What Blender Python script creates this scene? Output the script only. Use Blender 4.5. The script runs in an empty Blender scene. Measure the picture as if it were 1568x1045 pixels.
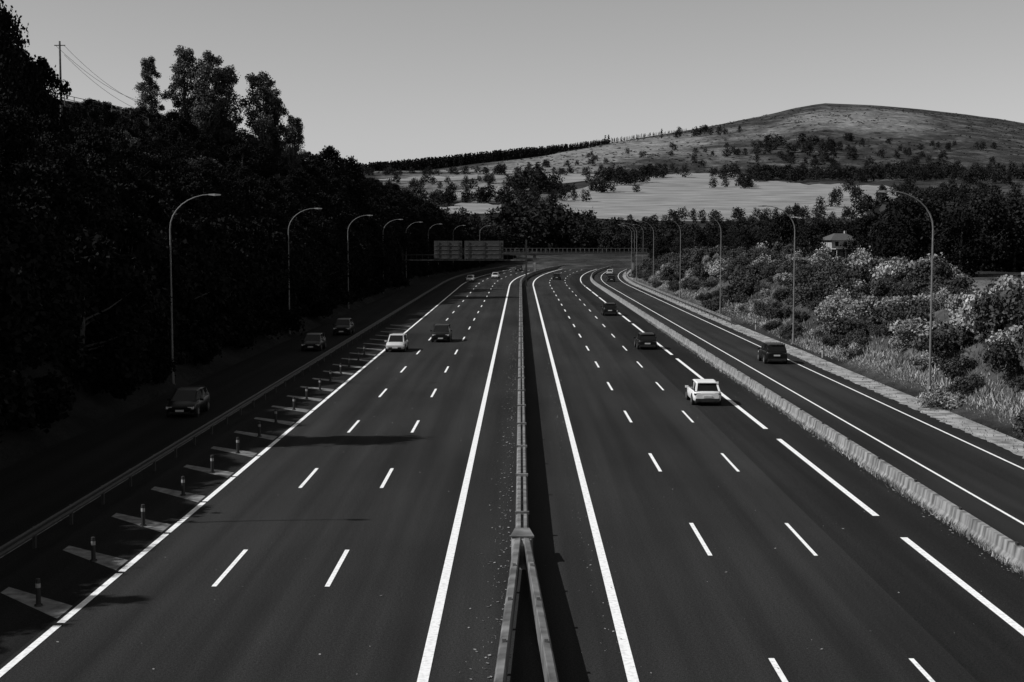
import bpy, math, random
import numpy as np
from mathutils import Vector, Matrix
rng=np.random.default_rng(7); random.seed(7)
scn=bpy.context.scene
CAMZ=10.7
# ------------------------------------------------------------------ materials
def mat(name,base,rough=0.8,var=0.0,scale=4.0,metal=0.0,spec=0.3,stretch=None,attr=None,bump=0.0,detail=6,lo=0.35,hi=0.65,alt=None,transl=0.0):
    m=bpy.data.materials.new(name); m.use_nodes=True
    nt=m.node_tree; b=nt.nodes['Principled BSDF']
    b.inputs['Base Color'].default_value=(base,base,base,1)
    b.inputs['Roughness'].default_value=rough; b.inputs['Metallic'].default_value=metal
    b.inputs['Specular IOR Level'].default_value=spec
    if var>0 or alt is not None:
        tc=nt.nodes.new('ShaderNodeTexCoord'); mp=nt.nodes.new('ShaderNodeMapping')
        if stretch: mp.inputs['Scale'].default_value=stretch
        nz=nt.nodes.new('ShaderNodeTexNoise'); nz.inputs['Scale'].default_value=scale; nz.inputs['Detail'].default_value=detail
        nt.links.new(tc.outputs['Object'],mp.inputs['Vector']); nt.links.new(mp.outputs[0],nz.inputs['Vector'])
        r=nt.nodes.new('ShaderNodeValToRGB'); r.color_ramp.elements[0].position=lo; r.color_ramp.elements[1].position=hi
        a=base*(1-var); c=base*(1+var) if alt is None else alt
        r.color_ramp.elements[0].color=(a,a,a,1); r.color_ramp.elements[1].color=(c,c,c,1)
        nt.links.new(nz.outputs['Fac'],r.inputs[0]); out=r.outputs[0]
        if attr:
            at=nt.nodes.new('ShaderNodeAttribute'); at.attribute_name=attr
            mr=nt.nodes.new('ShaderNodeMapRange'); mr.inputs['To Min'].default_value=0.45; mr.inputs['To Max'].default_value=1.55
            nt.links.new(at.outputs['Fac'],mr.inputs['Value'])
            mx=nt.nodes.new('ShaderNodeVectorMath'); mx.operation='SCALE'
            nt.links.new(out,mx.inputs[0]); nt.links.new(mr.outputs[0],mx.inputs['Scale']); out=mx.outputs[0]
        nt.links.new(out,b.inputs['Base Color'])
        if bump>0:
            bp=nt.nodes.new('ShaderNodeBump'); bp.inputs['Strength'].default_value=bump; bp.inputs['Distance'].default_value=0.1
            nt.links.new(nz.outputs['Fac'],bp.inputs['Height']); nt.links.new(bp.outputs[0],b.inputs['Normal'])
    return m
M={}
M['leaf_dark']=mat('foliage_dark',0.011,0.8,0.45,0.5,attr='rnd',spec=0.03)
M['leaf_far']=mat('foliage_far',0.018,0.8,0.5,0.1,attr='rnd',spec=0.05)
M['leaf_mid']=mat('foliage_mid',0.05,0.75,0.5,0.5,attr='rnd',spec=0.1)
M['leaf_light']=mat('foliage_dry',0.235,0.8,0.6,0.3,attr='rnd',spec=0.1)
M['leaf_euc']=mat('foliage_eucalyptus',0.05,0.6,0.5,0.4,attr='rnd',spec=0.15)
M['bark']=mat('bark',0.10,0.9,0.4,3)
M['grass_dry']=mat('dry_grass',0.25,0.9,0.4,0.4,attr='rnd',spec=0.05)
M['grass_dull']=mat('dull_grass',0.12,0.9,0.4,0.4,attr='rnd',spec=0.05)
M['paint']=mat('road_paint',0.76,0.6,0.16,7,lo=0.3,hi=0.55)
M['paint_worn']=mat('worn_shaded_paint',0.15,0.7,0.6,2.5,lo=.3,hi=.7)  # worn paint, its grey lowered further to stand for tree shade
M['galv']=mat('galvanised_steel',0.17,0.5,0.15,3,metal=0.2)
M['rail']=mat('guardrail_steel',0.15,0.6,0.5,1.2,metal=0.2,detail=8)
M['conc']=mat('barrier_concrete',0.19,0.9,0.6,1.3,stretch=(1,2.2,0.35),bump=0.4,detail=10)
M['conc2']=mat('median_concrete',0.15,0.9,0.5,1.6,stretch=(1,1.5,0.5),bump=0.4,detail=10)
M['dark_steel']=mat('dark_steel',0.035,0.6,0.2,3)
M['panel']=mat('sign_back',0.06,0.6,0.15,2)
M['dirt']=mat('pale_dirt',0.25,0.95,0.5,0.9,bump=0.4,detail=12)
M['white_car']=mat('white_car_paint',0.8,0.25,0.02,2,spec=0.5)
M['silver_car']=mat('silver_car_paint',0.5,0.3,0.02,2,spec=0.5)
M['dark_car']=mat('dark_car_paint',0.008,0.35,0.1,2,spec=0.25)
M['glass']=mat('car_glass',0.012,0.15,0.1,2,spec=0.3)
M['tyre']=mat('tyre',0.02,0.9,0.1,5)
M['lamp_r']=mat('tail_light',0.09,0.2,0.1,5)
M['lamp_f']=mat('head_light',0.7,0.15,0.1,5)
M['plate']=mat('number_plate',0.6,0.5,0.1,5)
M['wall']=mat('house_plaster',0.3,0.9,0.3,1)
M['roof']=mat('roof_tiles',0.07,0.9,0.3,3,stretch=(4,1,1))
M['rubber']=mat('post_plastic',0.03,0.5,0.1,5)
M['whiteplastic']=mat('white_plastic',0.3,0.5,0.1,5)

def road_mat(name,base):
    m=bpy.data.materials.new(name); m.use_nodes=True; nt=m.node_tree; b=nt.nodes['Principled BSDF']
    N=nt.nodes.new; L=nt.links.new
    tc=N('ShaderNodeTexCoord')
    def noise(sc,st,det):
        mp=N('ShaderNodeMapping'); mp.inputs['Scale'].default_value=st
        n=N('ShaderNodeTexNoise'); n.inputs['Scale'].default_value=sc; n.inputs['Detail'].default_value=det
        L(tc.outputs['Object'],mp.inputs[0]); L(mp.outputs[0],n.inputs['Vector']); return n.outputs['Fac']
    fine=noise(14,(1,1,1),4); streak=noise(0.9,(1,0.02,1),4); big=noise(0.12,(1,0.4,1),5); grain=noise(45,(1,1,1),2)
    def rng_(v,a,b_,c=0.3,d=0.7):
        r=N('ShaderNodeMapRange'); r.inputs['From Min'].default_value=c; r.inputs['From Max'].default_value=d
        r.inputs['To Min'].default_value=a; r.inputs['To Max'].default_value=b_; L(v,r.inputs['Value']); return r.outputs[0]
    def mul(a,b_):
        n=N('ShaderNodeMath'); n.operation='MULTIPLY'; L(a,n.inputs[0]); L(b_,n.inputs[1]); return n.outputs[0]
    v=mul(mul(rng_(fine,0.7,1.3),rng_(streak,0.72,1.28)),mul(rng_(big,0.78,1.22),rng_(grain,0.2,1.8)))
    s=N('ShaderNodeMath'); s.operation='MULTIPLY'; s.inputs[1].default_value=base; L(v,s.inputs[0])
    L(s.outputs[0],b.inputs['Base Color'])
    b.inputs['Roughness'].default_value=0.95; b.inputs['Specular IOR Level'].default_value=0.04
    bp=N('ShaderNodeBump'); bp.inputs['Strength'].default_value=0.25; bp.inputs['Distance'].default_value=0.02
    L(grain,bp.inputs['Height']); L(bp.outputs[0],b.inputs['Normal'])
    return m
M['asph']=road_mat('asphalt',0.027); M['asph2']=road_mat('asphalt_new',0.018); M['asph3']=road_mat('asphalt_shaded',0.017)  # last one is asphalt with the left-hand tree shade in its colour

# ------------------------------------------------------------------ mesh helpers
def link(o,parent=None):
    scn.collection.objects.link(o)
    if parent: o.parent=parent
    return o
def empty(name,loc=(0,0,0)):
    e=bpy.data.objects.new(name,None); e.location=loc; e.empty_display_size=0.5; link(e); return e
def quad_mesh(name,V,mi=None,mats=(),rnd=None):
    n=len(V); me=bpy.data.meshes.new(name)
    me.vertices.add(4*n); me.vertices.foreach_set('co',np.ascontiguousarray(V,dtype=np.float32).ravel())
    me.loops.add(4*n); me.loops.foreach_set('vertex_index',np.arange(4*n,dtype=np.int32))
    me.polygons.add(n); me.polygons.foreach_set('loop_start',np.arange(0,4*n,4,dtype=np.int32))
    for m in mats: me.materials.append(m)
    if mi is not None: me.polygons.foreach_set('material_index',np.asarray(mi,dtype=np.int32))
    a=me.attributes.new('rnd','FLOAT','FACE')
    if rnd is None: rnd=rng.random(n)
    a.data.foreach_set('value',np.asarray(rnd,dtype=np.float32))
    me.update(calc_edges=True); return me
def tube_q(P,R,sides=6):
    P=np.array(P,float); out=[]
    rings=[]
    for i in range(len(P)):
        t=P[min(i+1,len(P)-1)]-P[max(i-1,0)]; t/=np.linalg.norm(t)+1e-9
        a=np.cross(t,[0,1,0.13]); a/=np.linalg.norm(a)+1e-9; b=np.cross(t,a)
        ang=np.arange(sides)*2*math.pi/sides
        rings.append(P[i]+R[i]*(np.cos(ang)[:,None]*a+np.sin(ang)[:,None]*b))
    for i in range(len(P)-1):
        for k in range(sides):
            k2=(k+1)%sides
            out.append([rings[i][k],rings[i][k2],rings[i+1][k2],rings[i+1][k]])
    return np.array(out)
def leaf_q(C,Rad,n,size,squash=0.8,rg=rng):
    C=np.repeat(np.array(C,float),n,axis=0); R=np.repeat(np.array(Rad,float),n)
    N=len(C); d=rg.normal(size=(N,3)); d/=np.linalg.norm(d,axis=1)[:,None]
    rr=R*rg.random(N)**0.45*(1+0.25*rg.normal(size=N)*0.6)
    p=C+d*rr[:,None]*np.array([1,1,squash])
    nr=d*0.6+rg.normal(size=(N,3))*0.7; nr/=np.linalg.norm(nr,axis=1)[:,None]
    a=np.cross(nr,rg.normal(size=(N,3))); a/=np.linalg.norm(a,axis=1)[:,None]; b=np.cross(nr,a)
    s=size*(0.6+0.8*rg.random(N)); a*=s[:,None]*0.5; b*=s[:,None]*0.36
    return np.stack([p-a,p-b,p+a,p+b],axis=1)
def tree_mesh(name,h,w,base,ncl,clr,nleaf,size,leafmat,shape='round',trunk_r=0.2,fork=False):
    C=[];Rd=[]
    for i in range(ncl):
        t=(i+0.5)/ncl
        z=h*(base+(1-base)*t*0.93)
        if shape=='round': prof=math.sin(math.pi*min(0.97,0.2+0.75*t))
        elif shape=='cone': prof=max(0.08,1-t)*0.95+0.05
        elif shape=='column': prof=math.sin(math.pi*min(0.95,0.15+0.8*t))**0.5
        else: prof=(0.5+0.5*math.sin(math.pi*t**.8))*(0.75+0.4*rng.random())
        ang=i*2.4+rng.normal()*0.5; r=w*0.5*prof*(0.35+0.6*rng.random())
        rad=clr*(0.7+0.6*rng.random())*(0.55+0.45*prof)
        C.append([r*math.cos(ang),r*math.sin(ang),z-rad*0.4]);Rd.append(rad)
    C=np.array(C)
    Q=[]; lean=rng.normal(size=2)*0.03*h
    tp=[[0,0,-1.0],[lean[0]*.3,lean[1]*.3,h*0.3],[lean[0]*.8,lean[1]*.8,h*0.62],[lean[0],lean[1],h*0.88]]
    Q.append(tube_q(tp,[trunk_r*1.3,trunk_r,trunk_r*.6,trunk_r*.15]))
    for c in C[::1 if fork else 2]:
        z0=max(h*0.15,c[2]*(0.62 if not fork else 0.5)); f=z0/h
        s=[lean[0]*f,lean[1]*f,z0]; mid=[(s[0]+c[0])*.5,(s[1]+c[1])*.5,s[2]+(c[2]-s[2])*.4]
        Q.append(tube_q([s,mid,c],[trunk_r*.45,trunk_r*.3,trunk_r*.08],4))
    T=np.concatenate(Q); Lq=leaf_q(C,Rd,nleaf//ncl,size)
    V=np.concatenate([T,Lq]); mi=np.r_[np.zeros(len(T)),np.ones(len(Lq))]
    cl=np.repeat(rng.random(ncl),nleaf//ncl); rn=np.r_[np.full(len(T),.5),0.5*cl+0.5*rng.random(len(Lq))]
    return quad_mesh(name,V,mi,(M['bark'],leafmat),rn)

class MB:
    def __init__(s): s.v=[];s.f=[];s.m=[];s.sm=[];s.mats=[]
    def mi(s,k):
        if k not in s.mats: s.mats.append(k)
        return s.mats.index(k)
    def add(s,v,f,k,smooth=False):
        o=len(s.v); s.v+= [tuple(p) for p in v]
        for q in f: s.f.append(tuple(i+o for i in q)); s.m.append(s.mi(k)); s.sm.append(smooth)
    def box(s,c,d,k,rz=0):
        x,y,z=[q/2 for q in d]; P=[(-x,-y,-z),(x,-y,-z),(x,y,-z),(-x,y,-z),(-x,-y,z),(x,-y,z),(x,y,z),(-x,y,z)]
        cs,sn=math.cos(rz),math.sin(rz)
        P=[(c[0]+p[0]*cs-p[1]*sn,c[1]+p[0]*sn+p[1]*cs,c[2]+p[2]) for p in P]
        s.add(P,[(0,3,2,1),(4,5,6,7),(0,1,5,4),(1,2,6,5),(2,3,7,6),(3,0,4,7)],k)
    def tube(s,P,R,k,sides=8):
        q=tube_q(P,R,sides); s.add(q.reshape(-1,3),[(4*i,4*i+1,4*i+2,4*i+3) for i in range(len(q))],k,False)
    def loft(s,rings,k,smooth=True,closed=True,caps=True,mfun=None):
        n=len(rings[0]); o=len(s.v)
        for r in rings: s.v+=[tuple(p) for p in r]
        for i in range(len(rings)-1):
            for j in range(n if closed else n-1):
                j2=(j+1)%n; s.f.append((o+i*n+j,o+i*n+j2,o+(i+1)*n+j2,o+(i+1)*n+j))
                s.m.append(s.mi(mfun(i,j) if mfun else k)); s.sm.append(smooth)
        if caps and closed:
            s.f.append(tuple(o+j for j in range(n))[::-1]); s.m.append(s.mi(k)); s.sm.append(False)
            s.f.append(tuple(o+(len(rings)-1)*n+j for j in range(n))); s.m.append(s.mi(k)); s.sm.append(False)
    def cylx(s,c,r,w,k,sides=18):
        a=[(c[0]-w/2,c[1]+r*math.cos(t),c[2]+r*math.sin(t)) for t in np.arange(sides)*2*math.pi/sides]
        b=[(c[0]+w/2,p[1],p[2]) for p in a]; s.loft([a,b],k,smooth=False)
    def obj(s,name,loc=(0,0,0),rz=0,parent=None,scale=1):
        me=bpy.data.meshes.new(name); me.from_pydata(s.v,[],s.f)
        for k in s.mats: me.materials.append(M[k])
        me.polygons.foreach_set('material_index',s.m); me.polygons.foreach_set('use_smooth',s.sm); me.update()
        o=bpy.data.objects.new(name,me); o.location=loc; o.rotation_euler=(0,0,rz); o.scale=(scale,)*3; return link(o,parent)

# ------------------------------------------------------------------ layout functions
def cy(Y):
    Y=np.asarray(Y,float); a=np.clip(Y-300,0,450); return a*a/2200+np.clip(Y-750,0,None)*0.41
def hd(Y): return math.atan(min(max(Y-300,0),450)/1100)
RX=[-3000,0,560,700,830,950,1060,1170,1210,1255,1330,1400,1480,1568,1800,2400,5000]
RY=[300,272,270,256,240,217,199,178,168,160,163,169,178,193,235,290,320]
def fbm(X,Y,s):
    return (np.sin(X/s+1.3*np.sin(Y/s*0.7))+np.sin(Y/s*1.1+1.7*np.sin(X/s*0.6+2))+0.5*np.sin(X/s*2.3+Y/s*1.9)+0.5*np.sin(X/s*-1.7+Y/s*2.6+1))/3
def H(X,Y):
    X=np.asarray(X,float);Y=np.asarray(Y,float)
    s=X-cy(Y)
    L=np.interp(-s,[0,24.8,26.5,34,38,48,60,75,100,200,400],[0,0,1.6,13,16.5,19.5,25,28.5,32,44,50])*np.interp(Y,[-60,0,180,260,400,450,520,650],[1,1,1,1.17,1.1,.6,.15,0])
    L=L*(1+0.05*fbm(X,Y,14)*np.clip((-s-27)/10,0,1))
    R=np.interp(s,[0,26.8,28,34,40,60,120,300],[0,0,.7,4.6,5.1,4.0,4.0,6])*np.interp(Y,[0,112,132,160,250,330,400,520],[1.1,1.15,.45,1.1,1.25,1,.6,.3])
    R=R*(1+0.16*fbm(X,Y,9)*np.clip((s-27)/6,0,1))
    u=X/np.maximum(Y,300); px=797+2178*u
    E=(360-np.interp(px,RX,RY))/2178.0
    Rd=np.interp(px,[500,850,1200,1600],[1700,1850,2300,2300])
    zr=CAMZ+E*Rd
    z=np.interp(Y,[0,450,600,800,1300],[0,0,4,20,67])
    t=np.clip((Y-1300)/(Rd-1300),0,1)
    tt=t*0.75+0.25*np.sin(t*math.pi/2)
    z=z+(zr-67)*tt
    z=z+np.where(t>0,1,0)*fbm(X,Y,60)*4*np.minimum(t*4,1)*(1-t)**0.5
    z=z-np.clip(Y-Rd,0,None)*0.12-np.clip((Y-Rd)/60,0,1)**1*0.5
    return z+L+R
def smoothnoise(X,Y,s): return fbm(X,Y,s)*0.5+0.5

# ------------------------------------------------------------------ ground
g=[100*1.035**k for k in range(1,112)]
xs=np.array([-q for q in g[::-1]]+list(np.arange(-100,101,2.0))+g)
yl=list(np.arange(-80,300,3.0)); y=300.0
while y<5200: yl.append(y); y*=1.011
ys=np.array(yl)
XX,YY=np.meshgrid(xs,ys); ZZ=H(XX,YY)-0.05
nx,ny=len(xs),len(ys)
me=bpy.data.meshes.new('ground'); me.vertices.add(nx*ny)
me.vertices.foreach_set('co',np.stack([XX,YY,ZZ],-1).astype(np.float32).ravel())
ii,jj=np.meshgrid(np.arange(nx-1),np.arange(ny-1)); a=(jj*nx+ii).ravel()
F=np.stack([a,a+1,a+nx+1,a+nx],1).astype(np.int32)
me.loops.add(F.size); me.loops.foreach_set('vertex_index',F.ravel()); me.polygons.add(len(F)); me.polygons.foreach_set('loop_start',np.arange(0,F.size,4,dtype=np.int32))
me.polygons.foreach_set('use_smooth',np.ones(len(F),dtype=bool))
def blob(px,Y,rx,ry):
    cx=(px-797)/2178*Y; return np.clip(1.3-((XX-cx)/rx)**2-((YY-Y)/ry)**2,0,1)
md=np.zeros_like(XX)
for b,w in [((910,1650,110,230),1.2),((830,1500,90,130),1.2),((1000,1750,90,200),1.1),((1300,1850,95,200),1.1),((1350,2000,70,150),.8),((1130,1800,90,150),.5),((1490,1950,60,160),.2),
          ((620,1000,70,70),1),((700,1150,60,70),1.1),((660,1450,120,80),1.1),((760,1400,70,80),1),((740,1000,50,60),1),((600,1500,110,50),1),((860,1350,60,60),1),((720,1250,80,50),1.1),((1060,1500,60,100),.5)]:
    md=np.maximum(md,blob(*b)*w)
S=XX-cy(YY)
md=np.maximum(md,np.where((S>27)&(S<60)&(YY<400),0.35,0))
md=np.maximum(md,np.where((S<-37)&(S>-42)&(YY<300),0.5,0))
md=np.where((S<-21)&(S>-37)&(YY<480),-1.5,md); md=np.where((S<-42)&(S>-90)&(YY<400),-.6,md)  # embankment strip darkened to carry its shade; ridge behind has less meadow
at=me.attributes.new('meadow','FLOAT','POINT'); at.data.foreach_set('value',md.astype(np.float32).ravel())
me.update(calc_edges=True)
gm=bpy.data.materials.new('hillside_ground'); gm.use_nodes=True; nt=gm.node_tree; B=nt.nodes['Principled BSDF']; N=nt.nodes.new; Lk=nt.links.new
tc=N('ShaderNodeTexCoord')
def nz(sc,det,st=(1,1,1)):
    mp=N('ShaderNodeMapping'); mp.inputs['Scale'].default_value=st; n=N('ShaderNodeTexNoise'); n.inputs['Scale'].default_value=sc; n.inputs['Detail'].default_value=det; n.inputs['Roughness'].default_value=0.7
    Lk(tc.outputs['Object'],mp.inputs[0]); Lk(mp.outputs[0],n.inputs['Vector']); return n.outputs['Fac']
n1=nz(0.04,12,(0.7,0.5,1)); n2=nz(0.12,10,(1,.6,1)); 
A=N('ShaderNodeAttribute'); A.attribute_name='meadow'
def math_(op,a,b=None,c=None):
    n=N('ShaderNodeMath'); n.operation=op
    for i,v in enumerate((a,b,c)):
        if v is None: continue
        if isinstance(v,(int,float)): n.inputs[i].default_value=v
        else: Lk(v,n.inputs[i])
    return n.outputs[0]
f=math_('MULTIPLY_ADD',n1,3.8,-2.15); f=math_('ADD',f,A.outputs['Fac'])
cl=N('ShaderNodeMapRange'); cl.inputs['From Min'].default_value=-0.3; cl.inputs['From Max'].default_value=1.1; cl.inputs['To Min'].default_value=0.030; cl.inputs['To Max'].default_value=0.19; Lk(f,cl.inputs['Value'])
v2=N('ShaderNodeMapRange'); v2.inputs['From Min'].default_value=0.35; v2.inputs['From Max'].default_value=0.65; v2.inputs['To Min'].default_value=0.5; v2.inputs['To Max'].default_value=1.45; Lk(n2,v2.inputs['Value'])
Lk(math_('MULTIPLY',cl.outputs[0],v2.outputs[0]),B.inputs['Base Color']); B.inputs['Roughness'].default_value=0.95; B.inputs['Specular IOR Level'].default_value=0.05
bp=N('ShaderNodeBump'); bp.inputs['Strength'].default_value=0.6; bp.inputs['Distance'].default_value=3.0; Lk(n2,bp.inputs['Height']); Lk(bp.outputs[0],B.inputs['Normal'])
me.materials.append(gm); link(bpy.data.objects.new('ground',me))

M['field']=mat('hay_field',0.2,0.95,0.42,0.11,stretch=(0.35,1.2,1),detail=15,lo=0.3,hi=0.7,bump=.5)
def field(name,pts,matk='field',nv=26,nu=70,lift=0.35):
    P=np.array(pts,float); us=np.linspace(P[0,0],P[-1,0],nu)
    y0=np.interp(us,P[:,0],P[:,1]); y1=np.interp(us,P[:,0],P[:,2]); Q=[]
    t=np.linspace(0,1,nv)[:,None]
    Y=y0+(y1-y0)*t; Y=Y+9*(np.sin(us*400)+np.sin(us*173+1))[None,:]*(t>0.9); X=us[None,:]*Y; Z=H(X,Y)+lift
    V=np.stack([X,Y,Z],-1).reshape(-1,3)
    Fq=[(j*nu+i,j*nu+i+1,(j+1)*nu+i+1,(j+1)*nu+i) for j in range(nv-1) for i in range(nu-1)]
    m=bpy.data.meshes.new(name); m.from_pydata(V.tolist(),[],Fq); m.materials.append(M[matk]); m.polygons.foreach_set('use_smooth',[True]*len(Fq)); link(bpy.data.objects.new(name,m))
field('hay_field',[(0.022,850,960),(0.05,800,1110),(0.08,780,1240),(0.12,775,1300),(0.15,775,1290),(0.165,775,1180),(0.20,775,1130),(0.24,780,1110),(0.27,830,1020),(0.285,900,930)])
field('hay_field',[(-0.105,930,985),(-0.085,900,1020),(-0.07,940,1000)],nv=8,nu=20)
field('hay_field',[(-0.055,960,1000),(-0.02,980,1130),(-0.005,1010,1080)],nv=8,nu=20)
field('hay_field',[(-0.07,830,850),(-0.05,820,900),(-0.03,830,930),(-0.01,840,900)],nv=8,nu=20)
field('hay_field',[(0.0,1120,1200),(0.02,1110,1300),(0.045,1170,1290),(0.06,1230,1260)],nv=8,nu=20)
field('hay_field',[(-0.1,1180,1200),(-0.06,1160,1240),(-0.03,1200,1260)],nv=8,nu=20)
field('hay_field',[(-0.03,1290,1330),(-0.01,1280,1370),(0.01,1330,1370)],nv=8,nu=20)

# ------------------------------------------------------------------ road
def ribbon(s0,s1,y0,y1,z,k,step=3.0,jit=0.0,name=None):
    n=max(2,int((y1-y0)/step)+1); Y=np.linspace(y0,y1,n); c=cy(Y)
    h=np.arctan(np.gradient(c,Y)) if n>2 else np.zeros(n)
    j0=rng.normal(size=n)*jit; j1=rng.normal(size=n)*jit
    a=np.stack([c+(s0+j0)*np.cos(h),Y-(s0)*np.sin(h),np.full(n,z)],1); b=np.stack([c+(s1+j1)*np.cos(h),Y-(s1)*np.sin(h),np.full(n,z)],1)
    V=np.stack([a[:-1],b[:-1],b[1:],a[1:]],1)
    if name is None: return V
    m=bpy.data.meshes.new(name); vv=np.concatenate([a,b]); m.from_pydata(vv.tolist(),[],[(i,n+i,n+i+1,i+1) for i in range(n-1)]); m.materials.append(M[k]); return link(bpy.data.objects.new(name,m))
ribbon(-23.8,24.3,-60,660,0.0,'asph',name='highway_road')
ribbon(11.0,15.9,-60,660,0.004,'asph2',name='highway_lane_resurfacing')
ribbon(-23.7,-13.0,-60,660,0.004,'asph3',name='side_road_shade')  # dark sheet over shoulder and service road, tree shade as colour
ribbon(24.3,27.2,-60,640,0.002,'dirt',step=.5,jit=0.08,name='dirt_verge')
mk=[]
def line(s,w,y0,y1,z=0.010): mk.append(ribbon(s-w/2,s+w/2,y0,y1,z,None,step=4.0))
def dashes(s,w,start,on,per,end):
    y=start-per*4
    while y<end: line(s,w,y,y+on); y+=per
line(-2.35,.27,-50,640); line(2.72,.27,-50,640)
dashes(-5.9,.15,42.7,5.1,17,600); dashes(-9.36,.15,42.7,5.1,17,600)
dashes(-12.72,.22,38.6,5.75,6.0,140); line(-12.72,.2,140,640)
dashes(6.36,.15,47,5.4,17,600); dashes(9.9,.13,47,5.4,17,600)
dashes(13.6,.26,53.8,20.6,24.5,300); line(13.6,.2,303,640)
line(18.7,.13,-50,640); line(23.1,.13,-50,640)
mkm=quad_mesh('lane_markings',np.concatenate(mk),None,(M['paint'],)); link(bpy.data.objects.new('lane_markings',mkm))
hx=[]
for k in range(24):
    Y=33.2+5.8*k
    hx.append([[-12.95,Y,.009],[-12.95,Y+1.4,.009],[-15.6,Y+3.6,.009],[-15.6,Y+2.9,.009]])  # stripe shortened and tapered to the sunlit bit by the edge line
hx+=list(ribbon(-17.36,-17.26,-40,500,.009,None))  # service road line, painted faint for the shade lying over it
link(bpy.data.objects.new('hatched_gore_markings',quad_mesh('hatch',np.array(hx),None,(M['paint_worn'],))))

def specks(n,fx,y0,y1,smin,smax):
    Y=y0+(y1-y0)*rng.random(n)**1.6; X=fx(n); s=smin+(smax-smin)*rng.random(n)**3; an=rng.random(n)*6.28
    ca,sa=np.cos(an)*s,np.sin(an)*s; z=0.02+0*s
    f=lambda dx,dy,dz:np.stack([X+dx,Y+dy,z+dz],1)
    return np.stack([f(ca,sa,0),f(-sa,ca,.01),f(-ca,-sa,0.02),f(sa,-ca,.01)],1)
D=np.concatenate([specks(1100,lambda n:-0.3-np.abs(rng.normal(size=n))*0.4,30,160,.01,.06),specks(260,lambda n:rng.uniform(-13,16,n),30,160,.01,.055),
  specks(300,lambda n:15.7-np.abs(rng.normal(size=n))*0.2,30,160,.01,.07),specks(200,lambda n:2+np.abs(rng.normal(size=n))*.4,30,120,.01,.04)])
M['gravel']=mat('gravel',0.24,0.9,0.3,5); link(bpy.data.objects.new('gravel_debris',quad_mesh('gravel_debris',D,None,(M['gravel'],))))

# ------------------------------------------------------------------ barriers
def along(profile,y0,y1,sf,k,name,step=3.0,posts=None,closed=True):
    mb=MB(); n=int((y1-y0)/step)+1; rings=[]
    for Y in np.linspace(y0,y1,n):
        c=float(cy(Y)); h=hd(Y); s=sf(Y)
        rings.append([(c+(s+p[0])*math.cos(h),Y-(s+p[0])*math.sin(h),p[1]) for p in profile])
    mb.loft(rings,k,smooth=False,closed=closed,caps=closed)
    if posts:
        Y=y0
        while Y<y1:
            c=float(cy(Y)); mb.box((c+sf(Y)+posts[1],Y,posts[2]/2),(.1,.16,posts[2]),posts[3] if len(posts)>3 else k); Y+=posts[0]
    return mb
wb=[(0,.45),(.05,.48),(.05,.54),(0,.6),(0,.63),(.05,.68),(.05,.74),(0,.78),(-.015,.78),(-.015,.45)]
wbl=[(-x,z) for x,z in wb]
wide=[(.09,.20),(.14,.26),(.14,.38),(.06,.46),(.06,.52),(.15,.60),(.15,.74),(.10,.82),(-.06,.84),(-.08,.80),(-.08,.22)]
widel=[(-x,z) for x,z in wide]
sL=lambda Y: 0.06-.12-(46-Y)*0.026
sR=lambda Y: 0.06+.12+(46-Y)*0.036
mb=along(widel,10,45.9,sL,'rail','x',posts=(4.0,-.02,.92)); mb.obj('guardrail')
mb=along(wide,10,45.9,sR,'rail','x',posts=(4.0,.02,.92)); mb.obj('guardrail')
mb=along([(-.24,.02),(-.22,.25),(-.14,.45),(-.2,.5),(-.2,.8),(-.16,.84),(-.05,.84),(-.04,.70),(.05,.70),(.06,.84),(.16,.84),(.2,.8),(.2,.5),(.14,.45),(.22,.25),(.24,.02)],46.6,600,lambda Y:0.06,'conc2','x')
Y=50.
while Y<300: mb.box((0.06+float(cy(Y)),Y,.86),(.5,.16,.1),'rail'); Y+=8
mb.box((.06,46.4,.42),(.62,.6,.84),'conc2'); mb.loft([[(-.3,46.1,0),(.42,46.1,0),(.42,46.1,.84),(-.3,46.1,.84)],[(-.16,45.0,0),(.28,45.0,0),(.22,45.3,.7),(-.1,45.3,.7)]],'conc2',smooth=False)
mb.loft([[(-.33,45.9,.845),(.45,45.9,.845),(.45,45.9,.9),(-.33,45.9,.9)],[(-.18,47.2,.845),(.30,47.2,.845),(.30,47.2,.9),(-.18,47.2,.9)]],'rail',smooth=False)
mb.obj('median_barrier')
mb=along([(-.28,0),(-.28,.08),(-.16,.25),(-.1,.6),(.1,.6),(.16,.25),(.28,.08),(.28,0)],8,640,lambda Y:16.25,'conc','x',step=3.0)
Y=10.
while Y<300: mb.box((16.25+float(cy(Y)),Y,.61),(.07,.2,.16),'rubber'); Y+=6
mb.obj('concrete_barrier')
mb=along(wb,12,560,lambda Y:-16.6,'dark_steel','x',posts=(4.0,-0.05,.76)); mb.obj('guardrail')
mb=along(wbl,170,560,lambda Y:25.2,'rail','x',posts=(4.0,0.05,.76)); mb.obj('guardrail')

def post(name,x,y,z=0,h=.8,r=.075,dark=True):
    mb=MB(); mb.tube([(0,0,0),(0,0,.05)],[r*1.8,r*1.6],'rubber'); k='rubber' if dark else 'whiteplastic'
    mb.tube([(0,0,.05),(0,0,h*.68)],[r,r*.95],k); mb.tube([(0,0,h*.68),(0,0,h*.84)],[r*1.02,r*1.0],'whiteplastic' if dark else 'rubber'); mb.tube([(0,0,h*.84),(0,0,h),(0,0,h+.02)],[r,r*.9,.01],k)
    mb.obj(name,(x,y,z))
for k in range(16): post('lane_bollard',-13.95+rng.normal()*.04,40.2+5.8*k+rng.normal()*.15)
for (x,y) in [(26.3,91),(26.4,124),(26.5,160),(26.6,200)]: post('delineator_post',x,y,H(x,y)-.02,1.05,.08,False)

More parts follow.
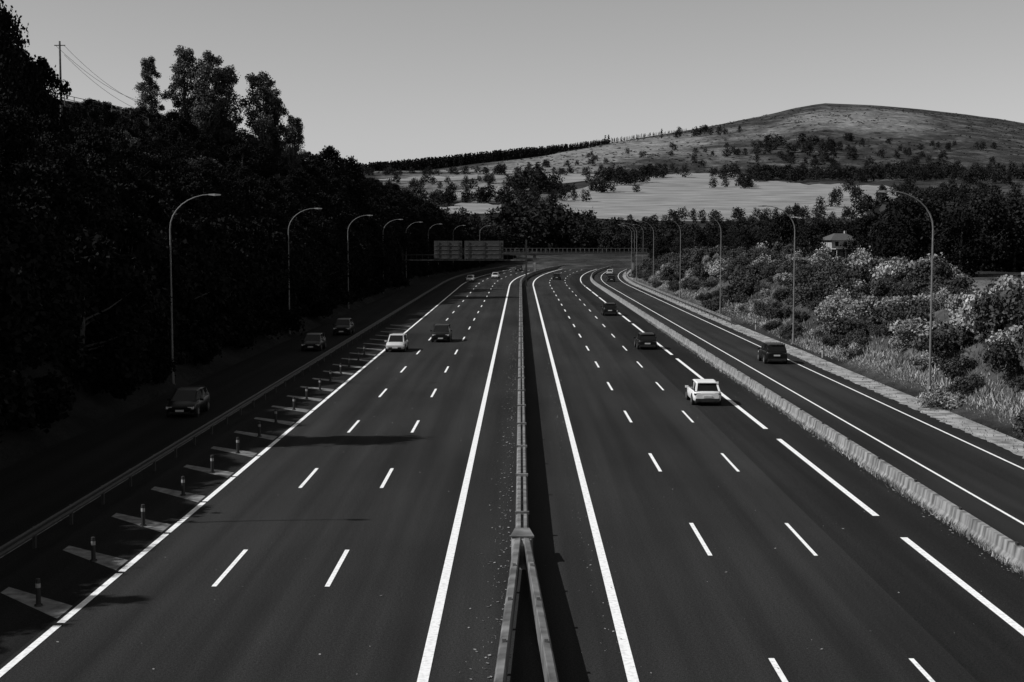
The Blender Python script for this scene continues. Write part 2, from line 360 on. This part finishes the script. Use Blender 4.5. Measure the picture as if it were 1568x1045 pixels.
# ------------------------------------------------------------------ street lamps
def lamp(s,Y,side):
    c=float(cy(Y)); mb=MB()
    mb.tube([(0,0,0),(0,0,1.2)],[.13,.12],'galv'); mb.tube([(0,0,1.2),(0,0,11.2)],[.085,.055],'galv')
    P=[(side*2.9*(1-math.cos(t)),0,11.2+2.4*math.sin(t)) for t in np.linspace(0,math.pi/2,9)]
    mb.tube(P,[.055-.0028*i for i in range(9)],'galv')
    hx=side*3.2
    mb.loft([[(hx-side*.45,-.07,13.56),(hx-side*.45,.07,13.56),(hx-side*.45,.05,13.64),(hx-side*.45,-.05,13.64)],
             [(hx,-.15,13.5),(hx,.15,13.5),(hx,.1,13.66),(hx,-.1,13.66)],
             [(hx+side*.4,-.08,13.54),(hx+side*.4,.08,13.54),(hx+side*.4,.05,13.62),(hx+side*.4,-.05,13.62)]],'galv',smooth=False)
    mb.box((0,0,.12),(.4,.4,.24),'conc')
    mb.obj('street_lamp',(c+s,Y,float(H(c+s,Y))-.05),-hd(Y))
for Y in [92.5,139,190,238,286,334,382,430,478]: lamp(26.7,Y,-1)
for Y in [50,100,151,203,255,306,357,408,459]: lamp(-24.6,Y,1)

# ------------------------------------------------------------------ cars
def car(name,x,Y,kind,paint,toward=False):
    mb=MB(); suv=kind=='suv'
    zt=1.68 if suv else 1.50; zb=.10 if suv else -.05; W=.93 if suv else .9
    st=[(-2.22,.72,.46,.80),(-2.19,.80,.36,.90),(-2.08,.86,.27,1.0),(-1.5,.90,.23,1.02),(-.6,.91,.21,.98),(.4,.91,.21,.96),(1.2,.90,.22,.93),(1.7,.88,.24,.84),(2.05,.82,.28,.74),(2.2,.70,.36,.64)]
    def ring(y,w,zl,zh):
        zh+=zb; w=w*W/.9; h=zh-zl
        return [(-w*.86,y,zl),(-w*.97,y,zl+h*.15),(-w,y,zl+h*.55),(-w*.95,y,zl+h*.88),(-w*.87,y,zh),(-w*.4,y,zh+.03),(w*.4,y,zh+.03),(w*.87,y,zh),(w*.95,y,zl+h*.88),(w,y,zl+h*.55),(w*.97,y,zl+h*.15),(w*.86,y,zl)]
    mb.loft([ring(*s) for s in st],paint)
    ye=[(-2.15,.0,.76),(-1.80,.80,.655),(-1.1,.96,.69),(-.2,1.0,.70),(.42,.9,.67),(1.3,.0,.74)]
    if suv: ye[0]=(-2.15,0,.77); ye[1]=(-1.92,.86,.67)
    rr=[]
    for y,f,wt in ye:
        zb0=.99+zb-(.05 if y>0 else 0); z1=zb0+f*(zt-zb0); wb_=.825
        ww=wb_*W/.9; wt=wt*W/.9 if f>0.1 else ww*.94
        rr.append([(-ww,y,zb0-.04),(-wt-(.0),y,max(z1-.05,zb0-.01)),(-wt*.86,y,z1),(wt*.86,y,z1),(wt,y,max(z1-.05,zb0-.01)),(ww,y,zb0-.04)])
    def mf(i,j):
        if j==2 : return paint if i in (1,2,3) else 'glass'
        if j in (1,3): return paint
        if j in (0,4): return 'glass'
        return 'rubber'
    mb.loft(rr,paint,smooth=False,mfun=mf)
    for sx in (-1,1):
        for y in (-1.3,-.35):
            mb.box((sx*.745*W/.9,y,(.97+zb+zt)/2-.02),(.1,.09,zt-.97-zb-.06),paint if y<-1 else 'rubber')
        mb.loft([[(sx*.68*W/.9,-2.165,.97+zb),(sx*.80*W/.9,-2.165,.97+zb),(sx*.80*W/.9,-2.0,.97+zb),(sx*.68*W/.9+.001*sx,-2.0,.97+zb)],
                 [(sx*.58*W/.9,(-1.95 if suv else -1.83),zt-.10),(sx*.665*W/.9,(-1.95 if suv else -1.83),zt-.10),(sx*.665*W/.9,-1.66,zt-.08),(sx*.58*W/.9,-1.66,zt-.08)]],paint,smooth=False)
        mb.box((sx*(.98*W/.9),.72,.98+zb),(.2,.1,.13),paint)
        for y in (-1.35,1.38):
            mb.cylx((sx*.80*W/.9,y,.34),.39,.235,'rubber'); mb.cylx((sx*.82*W/.9,y,.32),.32,.225,'tyre'); mb.cylx((sx*.84*W/.9,y,.32),.2,.2,'galv',12)
        mb.box((sx*.64*W/.9,-2.16,.80+zb),(.42,.11,.10),'lamp_r')
        mb.box((sx*.64*W/.9,2.1,.63+zb),(.34,.18,.12),'lamp_f')
        mb.box((sx*.5,-2.19,.32),(.14,.1,.05),'galv')
    mb.box((0,-2.235,.64+zb),(.52,.03,.12),'plate'); mb.box((0,2.21,.42),(.5,.03,.11),'plate')
    mb.box((0,-2.14,.37),(1.5,.2,.2),'rubber'); mb.box((0,2.12,.38),(1.2,.16,.16),'rubber')
    mb.box((0,0,.24),(1.5,3.9,.12),'rubber')
    mb.box((0,-1.94 if suv else -1.82,zt-.04 if suv else zt-.07),(1.15,.2,.03),paint)
    c=float(cy(Y)); o=mb.obj(name,(c+x,Y,0.01),(math.pi if toward else 0)-hd(Y)); return o
car('white_car',11.75,91,'hatch','white_car')
car('dark_suv',21.3,120,'suv','dark_car')
car('dark_car',11.9,135,'hatch','dark_car')
car('dark_car',11.9,191,'suv','dark_car')
car('silver_car',-11.5,132,'hatch','silver_car',True)
car('dark_suv',-8.0,144,'suv','dark_car',True)
car('dark_car',-19.4,133,'hatch','dark_car',True)
car('dark_car',-19.2,154,'suv','dark_car',True)
car('dark_car',-20.0,85,'hatch','dark_car',True)
car('white_car',-12.0,330,'hatch','silver_car',True)
car('white_car',-7.6,355,'hatch','silver_car',True)
car('dark_suv',-7.6,425,'suv','dark_car',True)
car('dark_car',7.9,345,'hatch','dark_car')
car('dark_car',20.6,330,'hatch','dark_car')
car('silver_car',20.9,385,'hatch','silver_car')

# ------------------------------------------------------------------ gantry and footbridge
mb=MB()
for x in (-24.9,1.2): 
    mb.box((x,0,4.9),(.35,.35,9.8),'dark_steel')
for z in (5.5,6.6): mb.box((-11.85,.3,z),(26.1,.2,.2),'rail' if z<6 else 'dark_steel')
for k in range(22): mb.box((-24.3+k*1.2,.3,6.05),(.08,.08,.9),'dark_steel')
for x0,x1 in ((-18.2,-12.3),(-11.8,-3.6)):
    mb.box(((x0+x1)/2,0,7.6),(x1-x0,.08,3.9),'panel')
    for z in np.arange(5.9,9.5,.9): mb.box(((x0+x1)/2,-.07,z),(x1-x0-.1,.06,.08),'rail')
    for x in (x0+.8,(x0+x1)/2,x1-.8): mb.box((x,-.14,7.5),(.14,.08,4.0),'dark_steel')
mb.obj('gantry_sign',(0,300,0))
mb=MB()
mb.box((0,0,5.75),(62,2.6,.5),'dark_steel')
for yy in (-1.3,1.3):
    for z in (6.35,7.15): mb.box((0,yy,z),(62,.1,.1),'dark_steel' if z<7 else 'panel')
    for k in range(52): mb.box((-30.6+k*1.2,yy,6.6),(.07,.07,1.1),'rail')
for x in (-27,0,27): mb.box((x,0,2.75),(.8,1.2,5.5),'conc')
mb.obj('footbridge',(float(cy(392)),392,0),-hd(392))

# ------------------------------------------------------------------ house
mb=MB()
mb.box((0,0,2.6),(8,7,5.2),'wall')
mb.loft([[(-4.7,-4.2,5.2),(4.7,-4.2,5.2),(4.7,4.2,5.2),(-4.7,4.2,5.2)],[(-1.5,-.3,7.0),(1.5,-.3,7.0),(1.5,.3,7.0),(-1.5,.3,7.0)]],'roof',smooth=False)
mb.box((0,-5.0,2.9),(8.6,3.2,.2),'wall')
for x in (-3.8,-1.3,1.3,3.8): mb.box((x,-6.3,1.4),(.28,.28,2.8),'wall')
for x in (-2.5,0,2.5):
    mb.box((x,-3.51,4.2),(1.0,.06,1.2),'glass'); mb.box((x,-3.53,3.55),(1.2,.1,.08),'conc')
mb.box((0,-3.51,1.2),(1.1,.06,2.2),'dark_steel')
mb.box((-2.6,-3.51,1.5),(1.1,.06,1.2),'glass'); mb.box((2.6,-3.51,1.5),(1.1,.06,1.2),'glass'); mb.box((2.2,1,7.0),(.6,.6,1.4),'wall')
mb.obj('plaster_house',(67,300,float(H(67,300))+1.6),0.25,scale=.78)

# ------------------------------------------------------------------ vegetation
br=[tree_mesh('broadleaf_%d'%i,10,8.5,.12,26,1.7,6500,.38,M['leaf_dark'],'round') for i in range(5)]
brm=[tree_mesh('broadleaf_pale_%d'%i,10,9,.1,26,1.8,6000,.38,M['leaf_far'],'round') for i in range(3)]  # slightly lighter foliage, mixed at random with the darker trees
col=[tree_mesh('poplar_%d'%i,16,4.2,.1,26,1.2,6000,.4,M['leaf_dark'],'column') for i in range(2)]
euc=[tree_mesh('eucalyptus_%d'%i,18,7.0,.24,34,1.4,13000,.31,M['leaf_euc'],'irreg',.24,True) for i in range(4)]
def shrub_mesh(name,mt,n=4200,size=.16):
    C=[];R=[]
    for i in range(13):
        a=rng.random()*6.28; r=rng.random()**.6*1.4; C.append([r*math.cos(a),r*math.sin(a),.35+rng.random()*.9*(1.4-r*.6)]);R.append(.4+.35*rng.random())
    Lq=leaf_q(C,R,n//13,size); cl=np.repeat(rng.random(13),n//13)
    return quad_mesh(name,Lq,None,(mt,),.6*cl+.4*rng.random(len(Lq)))
shl=[shrub_mesh('shrub_dry_%d'%i,M['leaf_light']) for i in range(4)]
shm=[shrub_mesh('shrub_green_%d'%i,M['leaf_mid']) for i in range(3)]
shd=[shrub_mesh('shrub_dark_%d'%i,M['leaf_dark'],2400,.22) for i in range(2)]
def put(name,me,x,y,sc,parent=None,sz=None,dz=-.2):
    o=bpy.data.objects.new(name,me); o.location=(x,y,float(H(x,y))+dz)
    s=sc; o.scale=(s,s,s*(sz or 1)); o.rotation_euler=(rng.normal()*.04,rng.normal()*.04,rng.random()*6.28); return link(o,parent)
TE=math.tan(math.radians(41))
wood=empty('embankment_woodland')
for Y0 in np.arange(4,520,4.6):
    for s0 in (-27.8,-31.3,-34.8)+((-36.6,-39.0) if Y0<82 else ()):  # near rows further up are unseen, added to close the shade edge
        Y=Y0+rng.normal()*1.2; s=s0+rng.normal()*.8; s=min(s,-27); x=s+float(cy(Y)); z=float(H(x,Y))
        edge=-12.2 if Y<215 else -9
        lim=(edge-s)*TE-z-rng.random()**1.5*1.5
        h=min(lim,8.5+2*rng.random()) if s0>-30 else min(lim,7.5+2*rng.random())
        if Y>215: h=min(lim,8+4*rng.random())
        h=max(h,2.6)
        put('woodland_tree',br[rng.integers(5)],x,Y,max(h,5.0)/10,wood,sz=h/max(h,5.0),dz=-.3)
    for s0 in (-26.0,-29.5,-33):
        Y=Y0+rng.normal()*1.5; x=s0+rng.normal()*.3+float(cy(Y)); put('woodland_undergrowth',shd[rng.integers(2)],x,Y,1.2+rng.random()*.6,wood)
    if Y0<330:
        for s0 in (-37.5,-41,-44,-47.5,-51,-54,-57.5,-61,-65,-70,-76):
            Y=Y0+rng.normal()*1.6; x=s0+rng.normal()*1.0
            if s0>-42:
                if rng.random()<.45: continue
                q=rng.random(); put('ridge_shrub',(shm if q<.5 else (shd*2 if q<.8 else shl))[rng.integers(3)],x,Y,.5+rng.random()*.6,wood)
            elif rng.random()<.5 and s0>-58: put('woodland_tree',br[rng.integers(5)],x,Y,.28+.14*rng.random(),wood,dz=-.4)
            else: put('ridge_shrub',shd[rng.integers(2)] if rng.random()<.68 else shm[rng.integers(3)],x,Y,.9+rng.random()*(.8 if s0>-58 else .1),wood)
    else:
        for s0 in (-39,-44,-50):
            Y=Y0+rng.normal()*2; s=s0+rng.normal()*1.5; x=s+float(cy(Y)); put('woodland_tree',br[rng.integers(5)],x,Y,.5+.25*rng.random(),wood)
for Y0 in np.arange(205,340,8):
    for s0 in (-42,-47,-53):
        Y=Y0+rng.normal()*2.5; x=s0+rng.normal()*1.5; put('woodland_tree',br[rng.integers(5)],x,Y,.45+.3*rng.random(),wood)
put('poplar_tree',col[0],-31.5,70,.92)
put('poplar_tree',col[1],-30.5,38,.62)
for x,y,sx,h in [(-51.5,140,1.05,13.5),(-54.5,146,1.2,15.5),(-57,150,1.2,15),(-49.5,141,.8,10.5),(-50.5,147,.75,10),(-60,152,1.2,16),(-49.5,134,.8,11),(-51,152,.9,10)]: put('broadleaf_tree',br[rng.integers(5)],x,y,sx*.85,sz=h/10/(sx*.85))
for x,y,zt,i in [(-60.6,236,40.5,0),(-56.3,240,42.8,1),(-51.8,234,41.5,2),(-48.6,238,39.5,3),(-42.8,236,38.5,1),(-40.6,240,36,0),(-37.9,236,31,2),(-54,244,37,3)]:
    h=zt-float(H(x,y)); put('eucalyptus_tree',euc[i],x,y,h/18*.94,sz=1.06,dz=0)
for x,y,zt in [(-36.5,268,28.5),(-34,276,27),(-38,285,26),(-41,262,26),(-58.5,222,29)]:
    h=zt-float(H(x,y)); put('broadleaf_tree',br[rng.integers(5)],x,y,max(.4,h/10*.85),dz=-.3,sz=1.15)
for s,y,zt in [(-40,318,26),(-41,335,26.5),(-41,355,26),(-41,378,26),(-41,400,26),(-40,425,23),(-38,445,20)]:
    x=s+float(cy(y)); put('broadleaf_tree',br[rng.integers(5)],x,y,max(.5,(zt-float(H(x,y)))/10))
rb=empty('bank_shrubs')
for Y0 in np.arange(52,400,3.0):
    for s0 in np.arange(29.0,50,2.9):
        Y=Y0+rng.normal()*1.1; s=s0+rng.normal()*.9; x=s+float(cy(Y))
        q=smoothnoise(np.array(x),np.array(Y),7.)+rng.normal()*.08+(.08 if Y<120 else -.02)
        if rng.random()<.12: continue
        sc=.55+1.4*rng.random()**2.0
        if s<30: sc=min(sc,.85)
        put('bank_shrub',(shl if q>.52 else shm)[rng.integers(3)],x,Y,sc,rb,sz=.8+.5*rng.random(),dz=-.15*sc)
rw=empty('valley_woodland')
for k in range(260):
    Y=rng.uniform(120,420); s=rng.uniform(50,140); x=s+float(cy(Y)); b=x/Y
    if 0.205<b<0.24 and Y<300: continue
    h=.65+.45*rng.random()
    if .27<b: h*=1.2
    put('woodland_tree',(br+brm)[rng.integers(8)],x,Y,h,rw)
for x,y,h in [(60.5,297,.7),(62.5,291,.38),(73,294,.75),(70,285,.35),(76,300,.9),(66,312,1.0),(59,305,.9),(72,310,1.0)]: put('woodland_tree',br[rng.integers(5)],x,y,h,rw)
for k in range(70):
    Y=rng.uniform(330,500); s=rng.uniform(34,60); x=s+float(cy(Y)); put('woodland_tree',(br+brm)[rng.integers(8)],x,Y,.55+.3*rng.random(),rw)

tpl=[]
for i in range(5):
    C=[[0,0,.3],[0,0,.5]];R=[.26,.26]
    for j in range(11):
        a=j*2.4+rng.normal()*.3; t=(j+.5)/11; r=.30*math.sin(math.pi*(.3+.62*t))*(.5+.6*rng.random()); C.append([r*math.cos(a),r*math.sin(a),.12+.7*t]);R.append(.16+.07*rng.random())
    tpl.append(leaf_q(C,R,36,.085))
ctp=[leaf_q([[0,0,.12+.8*t] for t in np.linspace(0,1,6)],[.24*(1-t)+.04 for t in np.linspace(0,1,6)],16,.14) for i in range(3)]
def mass(name,P,mt,temps):
    Vs=[];rn=[]
    for x,y,h,w in P:
        T=temps[rng.integers(len(temps))]; a=rng.random()*6.28; ca,sa=math.cos(a),math.sin(a)
        Rm=np.array([[ca,-sa,0],[sa,ca,0],[0,0,1]]); V=(T@Rm.T)*np.array([w,w,h])+np.array([x,y,float(H(x,y))-.3]); Vs.append(V); rn.append(.5*rng.random()+.5*rng.random(len(V)))
    link(bpy.data.objects.new(name,quad_mesh(name,np.concatenate(Vs),None,(mt,),np.concatenate(rn))))
P=[]
def reg(bx0,bx1,Y0,Y1,n,h0,h1):
    for k in range(n):
        Y=rng.uniform(Y0,Y1); b=rng.uniform(bx0,bx1); x=b*Y; s=x-float(cy(Y))
        if -27<s<32 and Y<580: continue
        h=rng.uniform(h0,h1); P.append((x,Y,h,h*rng.uniform(.9,1.3)))
reg(-.12,.02,470,620,130,10,15); reg(-.01,.03,585,680,90,13,21); reg(.02,.05,585,680,60,10,15); reg(.04,.33,470,650,400,7,11.5); reg(-.12,.0,620,770,90,7,11); reg(.04,.33,650,770,260,3.5,6); reg(.25,.42,420,700,130,12,20); reg(.02,.12,590,660,100,8,12)
mass('valley_tree_belt',P,M['leaf_far'],tpl)
P=[]
def clump(px,Y,rx,ry,n,h0,h1):
    for k in range(n):
        y=Y+rng.normal()*ry; x=(px-797)/2178*Y+rng.normal()*rx; h=rng.uniform(h0,h1); P.append((x,y,h,h*rng.uniform(.9,1.4)))
for c in [(815,1040,10,20,14,12,20),(880,1030,22,10,16,7,11),(935,1150,12,20,14,9,15),(965,1230,20,16,16,8,12),(1000,1290,16,10,10,7,11),(1135,1090,9,8,8,8,12),(1150,1200,10,20,9,8,12),
          (1200,1210,22,18,20,9,14),(1290,1230,60,30,60,8,12),(1400,1180,50,40,60,9,13),(1240,1400,80,60,60,7,11),(1480,1200,60,60,60,9,14),(1220,1500,20,40,12,12,16),(1320,1500,60,30,30,7,11),
          (600,880,26,14,12,7,11),(680,930,26,8,14,7,10),(760,930,24,16,18,8,13),(640,1070,30,8,12,6,10),(740,1140,36,8,14,6,10),(690,1290,50,8,16,6,9),(800,1270,30,12,14,7,12),(600,1270,50,12,14,6,9),(840,1400,36,12,10,6,9),(560,1020,40,30,16,8,12),
          (1080,1830,20,30,9,9,14),(925,1500,20,60,6,6,9),(1050,1500,30,50,6,5,9),(850,920,16,16,8,8,12),(1290,790,30,8,10,6,9),(1200,785,20,6,8,6,9),(1350,840,30,20,14,8,12),(1080,785,16,6,9,6,9),(1450,900,50,60,40,9,15),(1440,960,30,40,16,9,13)]: clump(*c)
mass('hedgerow_trees',P,M['leaf_far'],tpl)
P=[]
for row in range(7):
    for px in np.arange(535,1050,2.0):
        if px>930 and row: continue
        if px>850 and row>3: continue
        Rr=float(np.interp(px,[500,850,1200],[1700,1850,2300]))-4-row*16+rng.normal()*3; h=rng.uniform(10,16)*float(np.interp(px,[560,800,930,1050],[1,.9,.5,.25]))
        P.append(((px-797+rng.normal()*.7)/2178*Rr,Rr,h,h*.8))
for px in (1010,1062,1068,925,930): P.append(((px-797)/2178*1850,1840,13,13))
mass('pine_ridge',P,M['leaf_dark'],ctp)
P=[]
for k in range(5000):
    px=rng.uniform(560,1650); Y=rng.uniform(1280,2280); x=(px-797)/2178*Y
    if smoothnoise(x,Y,45.)+rng.normal()*.2<.45: continue
    h=rng.uniform(.8,2.2); P.append((x,Y,h,h*rng.uniform(1.5,3)))
mass('hillside_scrub',P,M['leaf_mid'],[leaf_q([[0,0,.4],[.3,.1,.3]],[.35,.3],12,.35) for i in range(3)])

def blades(n,xf,yf,h0,h1,w,name,mt):
    Y=yf(n); s=xf(n); x=s+cy(Y); z=H(x,Y)-.06; h=h0+(h1-h0)*rng.random(n); a=rng.random(n)*6.28; dx=np.cos(a)*w; dy=np.sin(a)*w; l=rng.normal(size=(n,2))*.35*h[:,None]
    V=np.stack([np.c_[x-dx,Y-dy,z],np.c_[x+dx,Y+dy,z],np.c_[x+dx*.2+l[:,0],Y+dy*.2+l[:,1],z+h],np.c_[x-dx*.2+l[:,0],Y-dy*.2+l[:,1],z+h]],1)
    link(bpy.data.objects.new(name,quad_mesh(name,V,None,(mt,))))
blades(32000,lambda n:26.7+np.abs(rng.normal(size=n))*1.1,lambda n:60+300*rng.random(n)**1.5,.08,.4,.05,'verge_grass',M['grass_dry'])
blades(2500,lambda n:rng.uniform(24.2,27,n),lambda n:60+200*rng.random(n)**1.5,.04,.2,.04,'verge_weeds',M['grass_dull'])
blades(26000,lambda n:rng.uniform(28,50,n),lambda n:60+300*rng.random(n)**1.3,.2,.6,.05,'bank_grass',M['grass_dull'])
blades(9000,lambda n:-rng.uniform(37,42,n),lambda n:80+190*rng.random(n),.3,.9,.1,'ridge_grass',M['grass_dull'])
blades(9000,lambda n:15.95-np.abs(rng.normal(size=n))*.09,lambda n:30+150*rng.random(n)**1.5,.05,.3,.03,'barrier_weeds',M['grass_dry'])

# utility pole, wires, ridge fence
mb=MB(); z0=float(H(-54.5,170)); ht=33.6-z0
mb.tube([(0,0,0),(0,0,ht)],[.17,.11],'bark'); mb.box((0,0,ht-.5),(1.3,.1,.1),'bark')
def wire(a,b,sag):
    P=[(a[0]+(b[0]-a[0])*t,a[1]+(b[1]-a[1])*t,a[2]+(b[2]-a[2])*t-sag*4*t*(1-t)) for t in np.linspace(0,1,12)]
    mb.tube(P,[.025]*12,'rubber',4)
wire((.5,0,ht-.5),(0,44,ht-4),1.2); wire((-.5,0,ht-.5),(-1,44,ht-3.2),1.2); wire((.5,0,ht-1.6),(0,44,ht-5),1.2)
mb.obj('utility_pole',(-54.5,170,z0))
mb=MB()
pp=[(-69+ k*1.1,208+k*1.0) for k in range(12)]
for (x,y) in pp: zz=float(H(x,y)); mb.tube([(x,y,zz),(x,y,zz+3.0)],[.06,.06],'galv',5)
for d in (1.7,2.4,2.95): mb.tube([(x,y,float(H(x,y))+d) for x,y in pp],[.045]*12,'galv',4)
mb.obj('metal_fence')

# ------------------------------------------------------------------ light, sky, camera
w=bpy.data.worlds.new('World'); scn.world=w; w.use_nodes=True; nt=w.node_tree
bg=nt.nodes['Background']; sk=nt.nodes.new('ShaderNodeTexSky'); sk.sky_type='NISHITA'; sk.sun_disc=False
sk.sun_elevation=math.radians(41); sk.sun_rotation=math.radians(259); sk.air_density=1.0; sk.dust_density=0.5
bwn=nt.nodes.new('ShaderNodeRGBToBW'); nt.links.new(sk.outputs[0],bwn.inputs[0]); nt.links.new(bwn.outputs[0],bg.inputs['Color']); bg.inputs['Strength'].default_value=0.095
sd=bpy.data.lights.new('sun','SUN'); sd.energy=4.6; sd.angle=math.radians(.5); sd.color=(1,1,1)
so=bpy.data.objects.new('sun',sd); e=math.radians(41); a=math.radians(11)
so.rotation_euler=Vector((math.cos(e)*math.cos(a),math.cos(e)*math.sin(a),-math.sin(e))).to_track_quat('-Z','Y').to_euler(); so.location=(-50,0,60); link(so)
cd=bpy.data.cameras.new('camera'); cd.lens=50; cd.sensor_width=36; cd.clip_end=12000; cd.clip_start=.5
co=bpy.data.objects.new('camera',cd); co.location=(0,0,CAMZ); co.rotation_euler=(math.radians(90-4.25),0,math.radians(.342)); link(co); scn.camera=co
scn.view_settings.view_transform='Standard'; scn.view_settings.look='None'; scn.view_settings.exposure=0
